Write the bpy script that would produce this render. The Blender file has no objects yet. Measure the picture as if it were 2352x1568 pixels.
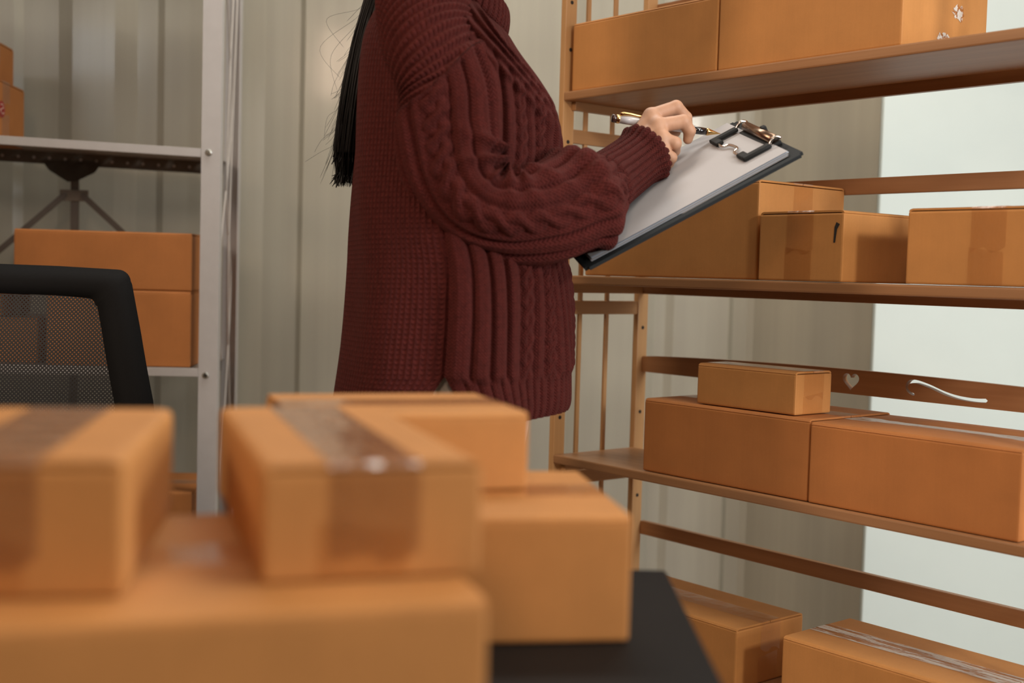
import bpy, bmesh, math, random
import numpy as np
from mathutils import Vector, Matrix, Quaternion

random.seed(7); RNG = np.random.default_rng(7)
SC = bpy.context.scene
COL = SC.collection
PI = math.pi

# ------------------------------------------------------------------ camera
FPX, PITCH, ROLL, CAMH = 2838.0, math.radians(3.135), math.radians(1.561), 1.0
_f = np.array([0, math.cos(PITCH), -math.sin(PITCH)]); _r = np.array([1.0, 0, 0]); _u = np.cross(_r, _f)
CR = _r * math.cos(ROLL) + _u * math.sin(ROLL); CU = _u * math.cos(ROLL) - _r * math.sin(ROLL); CF = _f
cam_d = bpy.data.cameras.new('camera'); cam = bpy.data.objects.new('camera', cam_d); COL.objects.link(cam)
cam.matrix_world = Matrix(((CR[0], CU[0], -CF[0], 0), (CR[1], CU[1], -CF[1], 0), (CR[2], CU[2], -CF[2], CAMH), (0, 0, 0, 1)))
cam_d.sensor_width = 36.0; cam_d.lens = FPX / 2352 * 36; cam_d.clip_start = 0.02
cam_d.dof.use_dof = True; cam_d.dof.focus_distance = 1.84; cam_d.dof.aperture_fstop = 3.2
SC.camera = cam

# ------------------------------------------------------------------ world, lights, exposure
W = bpy.data.worlds.new('world'); SC.world = W; W.use_nodes = True
W.node_tree.nodes['Background'].inputs[0].default_value = (0.8, 0.9, 1.0, 1)
W.node_tree.nodes['Background'].inputs[1].default_value = 0.3
SC.view_settings.view_transform = 'Standard'; SC.view_settings.look = 'None'
SC.view_settings.gamma = 1.0; SC.view_settings.use_curve_mapping = False
SC.view_settings.exposure = 0.0

def area(name, loc, target, sx, sy, power, color):
    L = bpy.data.lights.new(name, 'AREA'); L.shape = 'RECTANGLE'; L.size = sx; L.size_y = sy
    L.energy = power; L.color = color
    o = bpy.data.objects.new(name, L); COL.objects.link(o); o.location = loc
    o.rotation_euler = (Vector(target) - Vector(loc)).to_track_quat('-Z', 'Y').to_euler()
    return o
area('daylight_right', (2.42, 0.25, 1.42), (0.35, 1.75, 0.95), 1.0, 1.1, 58, (0.95, 0.98, 1.0))
_ll = area('lamp_left', (-1.75, 0.42, 1.95), (0.35, 1.95, 1.0), .45, .45, 4.8, (1.0, 0.78, 0.60)); _ll.data.spread = math.radians(85)
area('ceiling_lamp', (0.95, 0.85, 2.55), (0.95, 0.85, 0), 1.0, 1.0, 15, (1.0, 0.97, 0.88))
area('back_wall_fill', (-0.05, 2.3, 2.55), (-0.05, 2.45, 0), 1.5, .3, 20, (1.0, 0.96, 0.88))  # added overhead fill without a fixture, brightens the sheet wall
area('lamp_rear', (-0.25, -0.9, 2.1), (0.35, 1.8, 1.0), .35, .35, 10.5, (1.0, 0.72, 0.52))
_S = bpy.data.lights.new('rack_spot_fill', 'SPOT'); _S.energy = 105; _S.color = (1.0, 0.95, 0.87); _S.spot_size = math.radians(40); _S.spot_blend = .7; _S.shadow_soft_size = .12  # added narrow spot, brightens box ends on the rack and misses the desk
_so = bpy.data.objects.new('rack_spot_fill', _S); COL.objects.link(_so); _so.location = (1.55, -0.75, 1.85)
_so.rotation_euler = (Vector((0.62, 1.75, 0.85)) - _so.location).to_track_quat('-Z', 'Y').to_euler()

# ------------------------------------------------------------------ helpers
def at(px, py, Y):
    """the point of the photographed place seen at pixel (px, py), at distance Y in front of the camera"""
    d = CF + (px - 1176.0) / FPX * CR - (py - 784.0) / FPX * CU
    return np.array([0, 0, CAMH]) + d * (Y / d[1])

def catmull(P, n):
    P = np.asarray(P, float); m = len(P)
    t = np.linspace(0, m - 1, n); i = np.clip(t.astype(int), 0, m - 2); f = (t - i)[:, None]
    p0 = P[np.clip(i - 1, 0, m - 1)]; p1 = P[i]; p2 = P[i + 1]; p3 = P[np.clip(i + 2, 0, m - 1)]
    return 0.5 * (2 * p1 + (p2 - p0) * f + (2 * p0 - 5 * p1 + 4 * p2 - p3) * f ** 2 + (3 * p1 - p0 - 3 * p2 + p3) * f ** 3)

def setp(o, label=None, cat=None, group=None, kind=None):
    for k, v in (('label', label), ('category', cat), ('group', group), ('kind', kind)):
        if v: o[k] = v
    return o

def empty(name, loc=(0, 0, 0), rz=0.0, label=None, cat=None, group=None):
    o = bpy.data.objects.new(name, None); COL.objects.link(o); o.location = loc; o.rotation_euler = (0, 0, rz)
    o.empty_display_size = 0.05
    return setp(o, label, cat, group)

def link(name, me, mat, parent=None):
    o = bpy.data.objects.new(name, me); COL.objects.link(o)
    if mat is not None: me.materials.append(mat)
    if parent is not None: o.parent = parent
    return o

def bobj(name, bm, mat, parent=None, smooth=False):
    me = bpy.data.meshes.new(name); bmesh.ops.recalc_face_normals(bm, faces=bm.faces); bm.to_mesh(me); bm.free()
    if smooth: me.shade_smooth()
    return link(name, me, mat, parent)

def npmesh(name, V, Fq, uv=None, attrs=None, smooth=True):
    """V (n,3), Fq (m,4 or 3)"""
    V = np.asarray(V, np.float32); Fq = np.asarray(Fq, np.int32); k = Fq.shape[1]
    me = bpy.data.meshes.new(name); me.vertices.add(len(V)); me.vertices.foreach_set('co', V.ravel())
    me.loops.add(Fq.size); me.loops.foreach_set('vertex_index', Fq.ravel())
    me.polygons.add(len(Fq)); me.polygons.foreach_set('loop_start', np.arange(0, Fq.size, k, dtype=np.int32))
    me.polygons.foreach_set('loop_total', np.full(len(Fq), k, np.int32))
    if uv is not None:
        l = me.uv_layers.new(name='UVMap'); l.data.foreach_set('uv', np.asarray(uv, np.float32)[Fq.ravel()].ravel())
    for nme, a in (attrs or {}).items():
        at_ = me.attributes.new(nme, 'FLOAT', 'POINT'); at_.data.foreach_set('value', np.asarray(a, np.float32).ravel())
    me.update(calc_edges=True); me.validate()
    if smooth: me.shade_smooth()
    return me

def add_box(bm, x0, x1, y0, y1, z0, z1, bev=0.0, seg=2, M=None):
    r = bmesh.ops.create_cube(bm, size=1.0); vs = r['verts']
    bmesh.ops.scale(bm, vec=(x1 - x0, y1 - y0, z1 - z0), verts=vs)
    bmesh.ops.translate(bm, vec=((x0 + x1) / 2, (y0 + y1) / 2, (z0 + z1) / 2), verts=vs)
    if bev > 0:
        es = list({e for v in vs for e in v.link_edges})
        r = bmesh.ops.bevel(bm, geom=es, offset=bev, segments=seg, affect='EDGES', profile=0.6)
        vs = list({v for f in r['faces'] for v in f.verts} | {v for v in vs if v.is_valid})
    if M is not None: bmesh.ops.transform(bm, matrix=M, verts=vs)
    return vs

def add_tube(bm, pts, r, n=10, cap=True):
    pts = [Vector(p) for p in pts]; rings = []
    rs = r if isinstance(r, (list, tuple)) else [r] * len(pts)
    up = None
    for i, p in enumerate(pts):
        t = (pts[min(i + 1, len(pts) - 1)] - pts[max(i - 1, 0)]).normalized()
        if up is None: up = t.orthogonal().normalized()
        up = (up - t * up.dot(t)).normalized(); b = t.cross(up)
        rings.append([bm.verts.new(p + (up * math.cos(2 * PI * k / n) + b * math.sin(2 * PI * k / n)) * rs[i]) for k in range(n)])
    for a, c in zip(rings, rings[1:]):
        for k in range(n): bm.faces.new((a[k], a[(k + 1) % n], c[(k + 1) % n], c[k]))
    if cap:
        bm.faces.new(rings[0][::-1]); bm.faces.new(rings[-1])

def add_cyl(bm, a, b, r, n=16): add_tube(bm, [a, b], r, n)

def box_part(name, dims, mat, parent, bev=0.0015):
    bm = bmesh.new(); add_box(bm, *dims, bev=bev); return bobj(name, bm, mat, parent)

# ------------------------------------------------------------------ materials
def newmat(name):
    m = bpy.data.materials.new(name); m.use_nodes = True; nt = m.node_tree; nt.nodes.clear()
    out = nt.nodes.new('ShaderNodeOutputMaterial'); return m, nt, out
def N(nt, typ, **kw):
    n = nt.nodes.new(typ)
    for k, v in kw.items():
        if k.startswith('i_'):
            key = k[2:]; key = int(key) if key.isdigit() else key.replace('_', ' ')
            n.inputs[key].default_value = v
        else: setattr(n, k, v)
    return n
def bsdf(nt, out, color=(.5, .5, .5), rough=.5, spec=.5, metal=0.0, coat=0.0):
    b = N(nt, 'ShaderNodeBsdfPrincipled'); b.inputs['Base Color'].default_value = (*color, 1)
    b.inputs['Roughness'].default_value = rough; b.inputs['Specular IOR Level'].default_value = spec
    b.inputs['Metallic'].default_value = metal; b.inputs['Coat Weight'].default_value = coat
    nt.links.new(b.outputs[0], out.inputs[0]); return b
def math_(nt, op, a, b=None, c=None):
    n = nt.nodes.new('ShaderNodeMath'); n.operation = op
    for i, v in enumerate((a, b, c)):
        if v is None: continue
        if isinstance(v, (int, float)): n.inputs[i].default_value = v
        else: nt.links.new(v, n.inputs[i])
    return n.outputs[0]
def ramp(nt, fac, stops):
    r = nt.nodes.new('ShaderNodeValToRGB'); nt.links.new(fac, r.inputs[0]); e = r.color_ramp.elements
    while len(e) < len(stops): e.new(0.5)
    for el, (p, c) in zip(e, stops): el.position = p; el.color = (*c, 1)
    return r.outputs[0]
def bump(nt, h, strength, dist, b):
    n = nt.nodes.new('ShaderNodeBump'); n.inputs['Strength'].default_value = strength; n.inputs['Distance'].default_value = dist
    nt.links.new(h, n.inputs['Height']); nt.links.new(n.outputs[0], b.inputs['Normal']); return n
def coord(nt, which='Object', scale=(1, 1, 1)):
    t = nt.nodes.new('ShaderNodeTexCoord'); mp = nt.nodes.new('ShaderNodeMapping'); mp.inputs['Scale'].default_value = scale
    nt.links.new(t.outputs[which], mp.inputs[0]); return mp.outputs[0]
def noise(nt, vec, scale, detail=4, rough=.55):
    n = N(nt, 'ShaderNodeTexNoise'); n.inputs['Scale'].default_value = scale; n.inputs['Detail'].default_value = detail
    n.inputs['Roughness'].default_value = rough; nt.links.new(vec, n.inputs['Vector']); return n.outputs['Fac']

def simple(name, color, rough=.5, spec=.5, metal=0.0, coat=0.0, var=0.06, nscale=40, bmp=0.0):
    m, nt, out = newmat(name); b = bsdf(nt, out, color, rough, spec, metal, coat)
    v = coord(nt); n = noise(nt, v, nscale)
    c0 = tuple(x * (1 - var) for x in color); c1 = tuple(min(1, x * (1 + var)) for x in color)
    nt.links.new(ramp(nt, n, [(.3, c0), (.7, c1)]), b.inputs['Base Color'])
    if bmp: bump(nt, n, bmp, .002, b)
    return m

def cardboard(name, c):
    m, nt, out = newmat(name); b = bsdf(nt, out, c, .62, .25)
    v = coord(nt); n1 = noise(nt, v, 14, 5); n2 = noise(nt, coord(nt, scale=(260, 260, 12)), 1.0, 2)
    n3 = noise(nt, v, 420, 2)
    f = math_(nt, 'ADD', math_(nt, 'MULTIPLY', n1, .6), math_(nt, 'ADD', math_(nt, 'MULTIPLY', n2, .13), math_(nt, 'MULTIPLY', n3, .15)))
    nt.links.new(ramp(nt, f, [(.3, tuple(x * .86 for x in c)), (.7, tuple(min(1, x * 1.1) for x in c))]), b.inputs['Base Color'])
    bump(nt, n2, .035, .001, b); return m

def wood(name, axis, c0, c1, c2):
    m, nt, out = newmat(name); b = bsdf(nt, out, c1, .42, .4)
    sc = [70, 70, 70]; sc[axis] = 2.2
    v = coord(nt, scale=tuple(sc)); n1 = noise(nt, v, 1.0, 6, .6)
    sc2 = [22, 22, 22]; sc2[axis] = .9
    n2 = noise(nt, coord(nt, scale=tuple(sc2)), 1.0, 3)
    f = math_(nt, 'ADD', math_(nt, 'MULTIPLY', n1, .55), math_(nt, 'MULTIPLY', n2, .45))
    nt.links.new(ramp(nt, f, [(.28, c0), (.5, c1), (.74, c2)]), b.inputs['Base Color'])
    bump(nt, n1, .08, .001, b); return m

def tape_mat(name, tint, white=0.0, gloss=.05, crumple=.5):
    m, nt, out = newmat(name)
    tr = N(nt, 'ShaderNodeBsdfTransparent'); tr.inputs[0].default_value = (*tint, 1)
    gl = N(nt, 'ShaderNodeBsdfGlossy'); gl.inputs['Roughness'].default_value = .16; gl.inputs[0].default_value = (1, 1, 1, 1)
    n = noise(nt, coord(nt, scale=(30, 30, 30)), 1.0, 4)
    bp = nt.nodes.new('ShaderNodeBump'); bp.inputs['Strength'].default_value = crumple; bp.inputs['Distance'].default_value = .003 * crumple / .5
    nt.links.new(n, bp.inputs['Height']); nt.links.new(bp.outputs[0], gl.inputs['Normal'])
    fr = N(nt, 'ShaderNodeLayerWeight'); nt.links.new(bp.outputs[0], fr.inputs['Normal'])
    mx = N(nt, 'ShaderNodeMixShader'); nt.links.new(math_(nt, 'ADD', math_(nt, 'MULTIPLY', math_(nt, 'POWER', fr.outputs['Facing'], 4.0), .7), gloss), mx.inputs[0])
    nt.links.new(tr.outputs[0], mx.inputs[1]); nt.links.new(gl.outputs[0], mx.inputs[2])
    last = mx.outputs[0]
    if white > 0:
        df = N(nt, 'ShaderNodeBsdfDiffuse'); df.inputs[0].default_value = (.72, .66, .58, 1)
        n2 = noise(nt, coord(nt, scale=(14, 130, 130)), 1.0, 5, .7)
        fac = math_(nt, 'MULTIPLY', math_(nt, 'GREATER_THAN', n2, .5), white)
        m2 = N(nt, 'ShaderNodeMixShader'); nt.links.new(fac, m2.inputs[0]); nt.links.new(last, m2.inputs[1]); nt.links.new(df.outputs[0], m2.inputs[2]); last = m2.outputs[0]
    nt.links.new(last, out.inputs[0]); return m

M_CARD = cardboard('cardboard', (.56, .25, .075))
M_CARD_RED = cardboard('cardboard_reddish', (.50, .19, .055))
M_TAPE = tape_mat('clear_tape', (.965, .925, .88))
M_TAPE_G = tape_mat('glossy_crumpled_tape', (.965, .925, .885), 0.0, .20, 1.0)
M_TAPE_W = tape_mat('crazed_tape', (.93, .87, .80), .75)
M_WH = wood('bamboo_along', 0, (.27, .125, .052), (.36, .175, .075), (.46, .24, .11))
M_WV = wood('bamboo_upright', 2, (.44, .22, .085), (.55, .30, .125), (.64, .38, .17))
M_WD = wood('bamboo_depth', 1, (.34, .17, .07), (.44, .23, .095), (.54, .30, .13))
M_HOLE = simple('dark_hole', (.02, .015, .012), .8)
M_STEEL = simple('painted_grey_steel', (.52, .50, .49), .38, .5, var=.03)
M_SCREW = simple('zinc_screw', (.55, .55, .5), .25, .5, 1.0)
M_BRACE = simple('shaded_grey_steel', (.13, .11, .09), .5)  # grey steel darkened in colour for the shade at the back of the rack
M_BLACK = simple('black_plastic', (.0135, .0135, .014), .8, .1, bmp=.05, nscale=300)
M_DESK = simple('black_desk_laminate', (.011, .010, .0095), .6, .12, nscale=20)
M_METALLEG = simple('dark_desk_leg', (.04, .04, .04), .4)
M_PAPER = simple('white_paper', (.46, .45, .46), .7, .2, var=.01)
M_PAPERB = simple('bluish_paper', (.56, .63, .74), .7, .2, var=.02)
M_BOARD = simple('dark_board', (.014, .017, .019), .65, .2, nscale=600, bmp=.15)
M_CHROME = simple('chrome', (.75, .70, .65), .15, .5, 1.0, var=.01)
M_BROWNMETAL = simple('brown_tinted_metal', (.30, .20, .14), .28, .5, 1.0, var=.03)
M_RUBBER = simple('black_rubber', (.012, .012, .012), .6, .2)
M_GOLD = simple('gold_metal', (.85, .55, .22), .18, .5, 1.0, var=.02)
M_PENWHITE = simple('pearl_white_lacquer', (.72, .70, .72), .12, .6, coat=1.0, var=.02)
M_PENBLACK = simple('black_lacquer', (.012, .012, .014), .1, .6, coat=1.0)
M_PENDARK = simple('dark_brown_cap', (.05, .02, .015), .2, .6)
M_SKIN = simple('skin', (.50, .275, .172), .5, .4, var=.10, nscale=70, bmp=.03)
M_HAIR = simple('black_hair', (.009, .008, .0075), .5, .22)
M_TROUSERS = simple('light_trousers', (.55, .50, .46), .85, .2, bmp=.1, nscale=300)
M_SHOE = simple('dark_shoe', (.05, .045, .04), .5)
M_RED = simple('red_sticker', (.34, .022, .018), .5)
M_STICKW = simple('pale_print', (.62, .42, .34), .6)
M_CORD = simple('pale_cord', (.5, .46, .42), .7)
M_FLOOR = simple('floor_finish', (.36, .27, .19), .45, .4, nscale=6)
M_CEIL = simple('white_ceiling', (.55, .54, .52), .8)
M_PLAINWALL = simple('cream_wall', (.30, .215, .145), .7)
M_WHITEWALL = simple('white_painted_wall', (.64, .715, .685), .75, .25, var=.012, nscale=9)
M_FRAME = simple('white_window_frame', (.8, .8, .8), .5)

def wall_mat():
    m, nt, out = newmat('glossy_beige_sheet'); b = bsdf(nt, out, (.62, .57, .46), .22, .5, 0.0, .35); b.inputs['Coat Roughness'].default_value = .08
    n = noise(nt, coord(nt, scale=(22, 22, .6)), 1.0, 3)
    nt.links.new(ramp(nt, n, [(.35, (.60, .55, .445)), (.65, (.65, .60, .485))]), b.inputs['Base Color'])
    n2 = noise(nt, coord(nt, scale=(90, 90, 1.5)), 1.0, 2); bump(nt, n2, .12, .0015, b)
    return m
M_SHEET = wall_mat()

def holes_mat(name, color, px, pz, thr, ax=(0, 2), rough=.6, x0=None):
    """sheet pierced by a lattice of real see-through holes"""
    m, nt, out = newmat(name); b = N(nt, 'ShaderNodeBsdfPrincipled'); b.inputs['Base Color'].default_value = (*color, 1)
    b.inputs['Roughness'].default_value = rough
    t = nt.nodes.new('ShaderNodeTexCoord'); s = nt.nodes.new('ShaderNodeSeparateXYZ'); nt.links.new(t.outputs['Object'], s.inputs[0])
    cx = math_(nt, 'COSINE', math_(nt, 'MULTIPLY', s.outputs[ax[0]], 2 * PI / px)); cz = math_(nt, 'COSINE', math_(nt, 'MULTIPLY', s.outputs[ax[1]], 2 * PI / pz))
    f = math_(nt, 'GREATER_THAN', math_(nt, 'MULTIPLY', cx, cz), thr)
    tr = N(nt, 'ShaderNodeBsdfTransparent'); mx = N(nt, 'ShaderNodeMixShader')
    nt.links.new(f, mx.inputs[0]); nt.links.new(b.outputs[0], mx.inputs[1]); nt.links.new(tr.outputs[0], mx.inputs[2]); nt.links.new(mx.outputs[0], out.inputs[0])
    return m
M_MESH = holes_mat('black_chair_mesh', (.010, .010, .0105), .0061, .0061, .48)
M_PERF = holes_mat('perforated_grey_steel', (.42, .40, .37), .066, .03, .80, ax=(0, 1), rough=.45)

def knit_mat():
    """wool: stitch relief follows the cloth's own coordinates (metres along wale and course)"""
    m, nt, out = newmat('burgundy_wool'); base = (.070, .0112, .0090)
    b = bsdf(nt, out, base, .9, .15); b.inputs['Sheen Weight'].default_value = .06; b.inputs['Sheen Roughness'].default_value = .5
    b.inputs['Sheen Tint'].default_value = (.8, .3, .25, 1)
    uv = nt.nodes.new('ShaderNodeUVMap'); uv.uv_map = 'UVMap'; s = nt.nodes.new('ShaderNodeSeparateXYZ'); nt.links.new(uv.outputs[0], s.inputs[0])
    u, v = s.outputs[0], s.outputs[1]
    # waffle (fisherman's rib): columns of plump stitches
    col = math_(nt, 'ABSOLUTE', math_(nt, 'SINE', math_(nt, 'MULTIPLY', u, PI / .0090)))
    row = math_(nt, 'ABSOLUTE', math_(nt, 'SINE', math_(nt, 'MULTIPLY', math_(nt, 'ADD', v, math_(nt, 'MULTIPLY', col, .0025)), PI / .0062)))
    waf = math_(nt, 'MULTIPLY', math_(nt, 'POWER', col, .8), math_(nt, 'ADD', math_(nt, 'MULTIPLY', math_(nt, 'POWER', row, .7), .6), .4))
    # stocking stitch: small V stitches
    tri = math_(nt, 'PINGPONG', u, .0022)
    vs = math_(nt, 'ABSOLUTE', math_(nt, 'SINE', math_(nt, 'MULTIPLY', math_(nt, 'ADD', v, math_(nt, 'MULTIPLY', tri, 1.4)), PI / .0042)))
    fin = math_(nt, 'MULTIPLY', math_(nt, 'ADD', math_(nt, 'MULTIPLY', math_(nt, 'DIVIDE', tri, .0022), .4), vs), .35)
    a = nt.nodes.new('ShaderNodeAttribute'); a.attribute_name = 'waffle'
    mx = nt.nodes.new('ShaderNodeMix'); mx.data_type = 'FLOAT'
    nt.links.new(a.outputs['Fac'], mx.inputs[0]); nt.links.new(fin, mx.inputs[2]); nt.links.new(waf, mx.inputs[3])
    fz = noise(nt, coord(nt), 900, 3, .7)
    h = math_(nt, 'ADD', mx.outputs[0], math_(nt, 'MULTIPLY', fz, .25))
    bump(nt, h, 1.0, .0032, b)
    n = noise(nt, coord(nt), 160, 4, .7)
    nt.links.new(ramp(nt, n, [(.3, tuple(x * .75 for x in base)), (.7, tuple(x * 1.3 for x in base))]), b.inputs['Base Color'])
    return m
M_KNIT = knit_mat()

# ------------------------------------------------------------------ the setting
def struct(name, bm, mat, smooth=False):
    return setp(bobj(name, bm, mat, None, smooth), kind='structure')
bm = bmesh.new(); add_box(bm, -2.6, 2.7, -2.6, 3.9, -.1, 0); struct('floor', bm, M_FLOOR)
bm = bmesh.new(); add_box(bm, -2.6, 2.7, -2.6, 3.9, 2.6, 2.7); struct('ceiling', bm, M_CEIL)
bm = bmesh.new(); add_box(bm, -2.6, -2.5, -2.5, 3.9, 0, 2.6); struct('wall_left', bm, M_PLAINWALL)
bm = bmesh.new(); add_box(bm, 2.6, 2.7, -2.5, 3.9, 0, 2.6); struct('wall_right', bm, M_PLAINWALL)
bm = bmesh.new(); add_box(bm, -2.6, 2.7, -2.6, -2.5, 0, 2.6); struct('wall_rear', bm, M_PLAINWALL)

# the ribbed sheet wall: breakpoints along the wall (m) and rib depth
WYAW = math.radians(5); WX = np.array([math.cos(WYAW), math.sin(WYAW), 0]); WN = np.array([math.sin(WYAW), -math.cos(WYAW), 0])
W0 = np.array([0, 2.98, 0])
def wall_s(px, off=0.0):
    d = CF + (px - 1176.0) / FPX * CR - (300 - 784.0) / FPX * CU
    P = np.array([0, 0, CAMH]) + d * ((W0 + WN * off - np.array([0, 0, CAMH])) @ WN / (d @ WN)); return (P - W0) @ WX
prof = [(-2.55, 0), (-1.75, 0)]
for a_, b_, dep in [(30, 50, 1), (130, 165, 0), (262, 312, 1), (358, 376, 0), (552, 606, 1), (686, 698, 0), (1000, 1025, 1), (1320, 1340, 0), (1500, 1520, 1), (1545, 1562, 0), (1690, 1702, 1), (1735, 1748, 0), ]:
    prof += [(wall_s(a_), .013 * (1 - dep)), (wall_s(b_), .013 * dep)]
RET = .42; sR = wall_s(2022, RET)
prof += [(sR, -RET)]
bm = bmesh.new()
lo = [bm.verts.new(W0 + WX * s - WN * d * 1.0 + np.array([0, 0, 0])) for s, d in prof]
hi = [bm.verts.new(W0 + WX * s - WN * d + np.array([0, 0, 2.6])) for s, d in prof]
for i in range(len(prof) - 1): bm.faces.new((lo[i], lo[i + 1], hi[i + 1], hi[i]))
bmesh.ops.solidify(bm, geom=bm.faces[:], thickness=.01)
bobj('wall_back', bm, M_SHEET); bpy.data.objects['wall_back']['kind'] = 'structure'
# white painted wall beside it, standing a little proud of the sheet
sW = sR
bm = bmesh.new()
Mw = Matrix.Translation(W0) @ Matrix.Rotation(WYAW, 4, 'Z')
add_box(bm, sW + .001, 2.6, -RET - .012, -RET + .10, 0, 2.6, bev=.003, M=Mw); struct('wall_corner', bm, M_WHITEWALL)
# rear wall window behind the camera; the right wall one is added, unseen
def window(name, cx, cz, w, h, y, rot=0, n=(3, 2), strength=3.0):
    M = Matrix.Translation((cx, y, cz)) @ Matrix.Rotation(rot, 4, 'Z')
    bm = bmesh.new(); t = .035
    add_box(bm, -w / 2 - t, w / 2 + t, -.02, .03, h / 2, h / 2 + t, M=M); add_box(bm, -w / 2 - t, w / 2 + t, -.02, .03, -h / 2 - t, -h / 2, M=M)
    for s in (-1, 1): add_box(bm, s * (w / 2 + t / 2) - t / 2, s * (w / 2 + t / 2) + t / 2, -.02, .03, -h / 2, h / 2, M=M)
    for i in range(1, n[0]): add_box(bm, -w / 2 + w * i / n[0] - .015, -w / 2 + w * i / n[0] + .015, -.01, .02, -h / 2, h / 2, M=M)
    for i in range(1, n[1]): add_box(bm, -w / 2, w / 2, -.01, .02, -h / 2 + h * i / n[1] - .012, -h / 2 + h * i / n[1] + .012, M=M)
    o = struct(name, bm, M_FRAME)
    m, nt, out = newmat(name + '_daylight'); e = N(nt, 'ShaderNodeEmission'); e.inputs[0].default_value = (.95, .98, 1, 1); e.inputs[1].default_value = strength
    nt.links.new(e.outputs[0], out.inputs[0])
    bm = bmesh.new(); add_box(bm, -w / 2, w / 2, -.006, -.002, -h / 2, h / 2, M=M); bobj('window_glass', bm, m, o)
window('window_1', -1.77, 2.36, .42, .30, -2.49, 0, (2, 2), 14.0)
window('window_2', 0, 0, 1.0, 1.1, 0, 0, (2, 2), 1.2)  # added frame and glowing pane to go with daylight_right, out of view
bpy.data.objects['window_2'].matrix_world = Matrix.Translation((2.59, .25, 1.42)) @ Matrix.Rotation(PI / 2, 4, 'Z')

# ------------------------------------------------------------------ bamboo rack (rack axes: x along its length towards the camera, y its depth, z up)
RA = math.radians(-50.1)
RP = np.array([.0796, 2.2, 0]); RX = np.array([math.cos(RA), math.sin(RA), 0]); RY = np.array([-math.sin(RA), math.cos(RA), 0])
rack = empty('bamboo_rack', tuple(RP), RA, 'tall bamboo storage rack with slatted end, holding cardboard boxes beside the person', 'shelving rack')
RL = .945
for s0, s1 in ((-.013, 0), (RL, RL + .013)):
    for w0, w1 in ((0, .026), (.205, .231)):
        p = box_part('post', (s0, s1, w0, w1, 0, 1.80), M_WV, rack, .0015)
        inner = s1 if s0 < 0 else s0; sg = 1 if s0 < 0 else -1
        for z in (1.48, 1.3975, 1.236, 1.07, .905, .745, .585, .42, .25):
            bm = bmesh.new(); wc = (w0 + w1) / 2
            add_cyl(bm, (inner + sg * .0006, wc, z), (inner - sg * .004, wc, z), .0035, 12); bobj('peg_hole', bm, M_HOLE, p)
    for z in (1.545, 1.235, .930, .620, .31):
        box_part('end_rail', (s0 + .002, s1 - .002, .026, .205, z, z + .025), M_WD, rack, .002)
    for w in (.0605, .128, ):
        box_part('end_slat', (s0 + .003, s1 - .004, w - .004, w + .004, .06, 1.78), M_WV, rack, .001)
for z in (1.3225, 1.0, .679, .365, .06, 1.64):
    sh = box_part('shelf', (.0, RL, .0, .200, z - .0155, z), M_WH, rack, .0025)
    box_part('shelf_cleat', (.0, .010, .02, .205, z - .031, z - .0155), M_WD, sh, .001)
    box_part('shelf_cleat', (RL - .010, RL, .02, .205, z - .031, z - .0155), M_WD, sh, .001)
    box_part('shelf_lip', (.0, RL, .207, .218, z - .031, z - .008), M_WH, sh, .001)
for z in (1.142, .509, 1.485, .205):
    box_part('back_rail', (0, RL, .229, .240, z, z + .026), M_WH, rack, .0015)
# the rail with heart and scroll cut-outs
def bez_outline(cu, pts):
    sp = cu.splines.new('POLY'); sp.points.add(len(pts) - 1); sp.use_cyclic_u = True
    for p, (x, z) in zip(sp.points, pts): p.co = (x, z, 0, 1)
cu = bpy.data.curves.new('carved_rail', 'CURVE'); cu.dimensions = '2D'; cu.fill_mode = 'BOTH'; cu.extrude = .0055
C0 = .4725
top = [(x, .8505 + .0105 * math.sin(PI * min(1, max(0, (x) / RL))) ** .7) for x in np.linspace(0, RL, 41)]
bez_outline(cu, [(0, .8215)] + top + [(RL, .8215)])
heart = []
for k in range(48):
    t = 2 * PI * k / 48
    heart.append((.4655 + .0155 * math.sin(t) ** 3, .8430 + .0155 / 16 * (13 * math.cos(t) - 5 * math.cos(2 * t) - 2 * math.cos(3 * t) - math.cos(4 * t))))
bez_outline(cu, heart)
sw = [(.5801, .8314), (.5723, .8342), (.5674, .8411), (.5708, .8490), (.579, .8516), (.5896, .8505), (.6078, .846), (.6301, .8387), (.652, .8340), (.6733, .8322), (.6873, .8322), (.699, .8331)]
cl = catmull(sw, 60); tt = np.gradient(cl, axis=0); tt /= np.linalg.norm(tt, axis=1)[:, None]; nn = np.stack([-tt[:, 1], tt[:, 0]], 1)
wd = np.interp(np.linspace(0, 1, 60), [0, .1, .3, .6, 1], [.0018, .0020, .0026, .0027, .0030])[:, None]
loop = list(cl + nn * wd) + [tuple(cl[-1] + tt[-1] * .003)] + list((cl - nn * wd)[::-1]) + [tuple(cl[0] - tt[0] * .002)]
bez_outline(cu, [tuple(p) for p in loop]); bez_outline(cu, [(2 * .4655 - p[0], p[1]) for p in loop])
tmp = bpy.data.objects.new('tmp', cu); COL.objects.link(tmp); bpy.context.view_layer.update()
dg = bpy.context.evaluated_depsgraph_get(); me = bpy.data.meshes.new_from_object(tmp.evaluated_get(dg)); bpy.data.objects.remove(tmp); bpy.data.curves.remove(cu)
me.transform(Matrix.Translation((0, .2255, 0)) @ Matrix(((1, 0, 0, 0), (0, 0, 1, 0), (0, 1, 0, 0), (0, 0, 0, 1)))); me.materials.clear()
bmt = bmesh.new(); bmt.from_mesh(me); bmesh.ops.recalc_face_normals(bmt, faces=bmt.faces); bmt.to_mesh(me); bmt.free()
me.name = 'carved_rail'; link('carved_rail', me, M_WH, rack)

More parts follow.
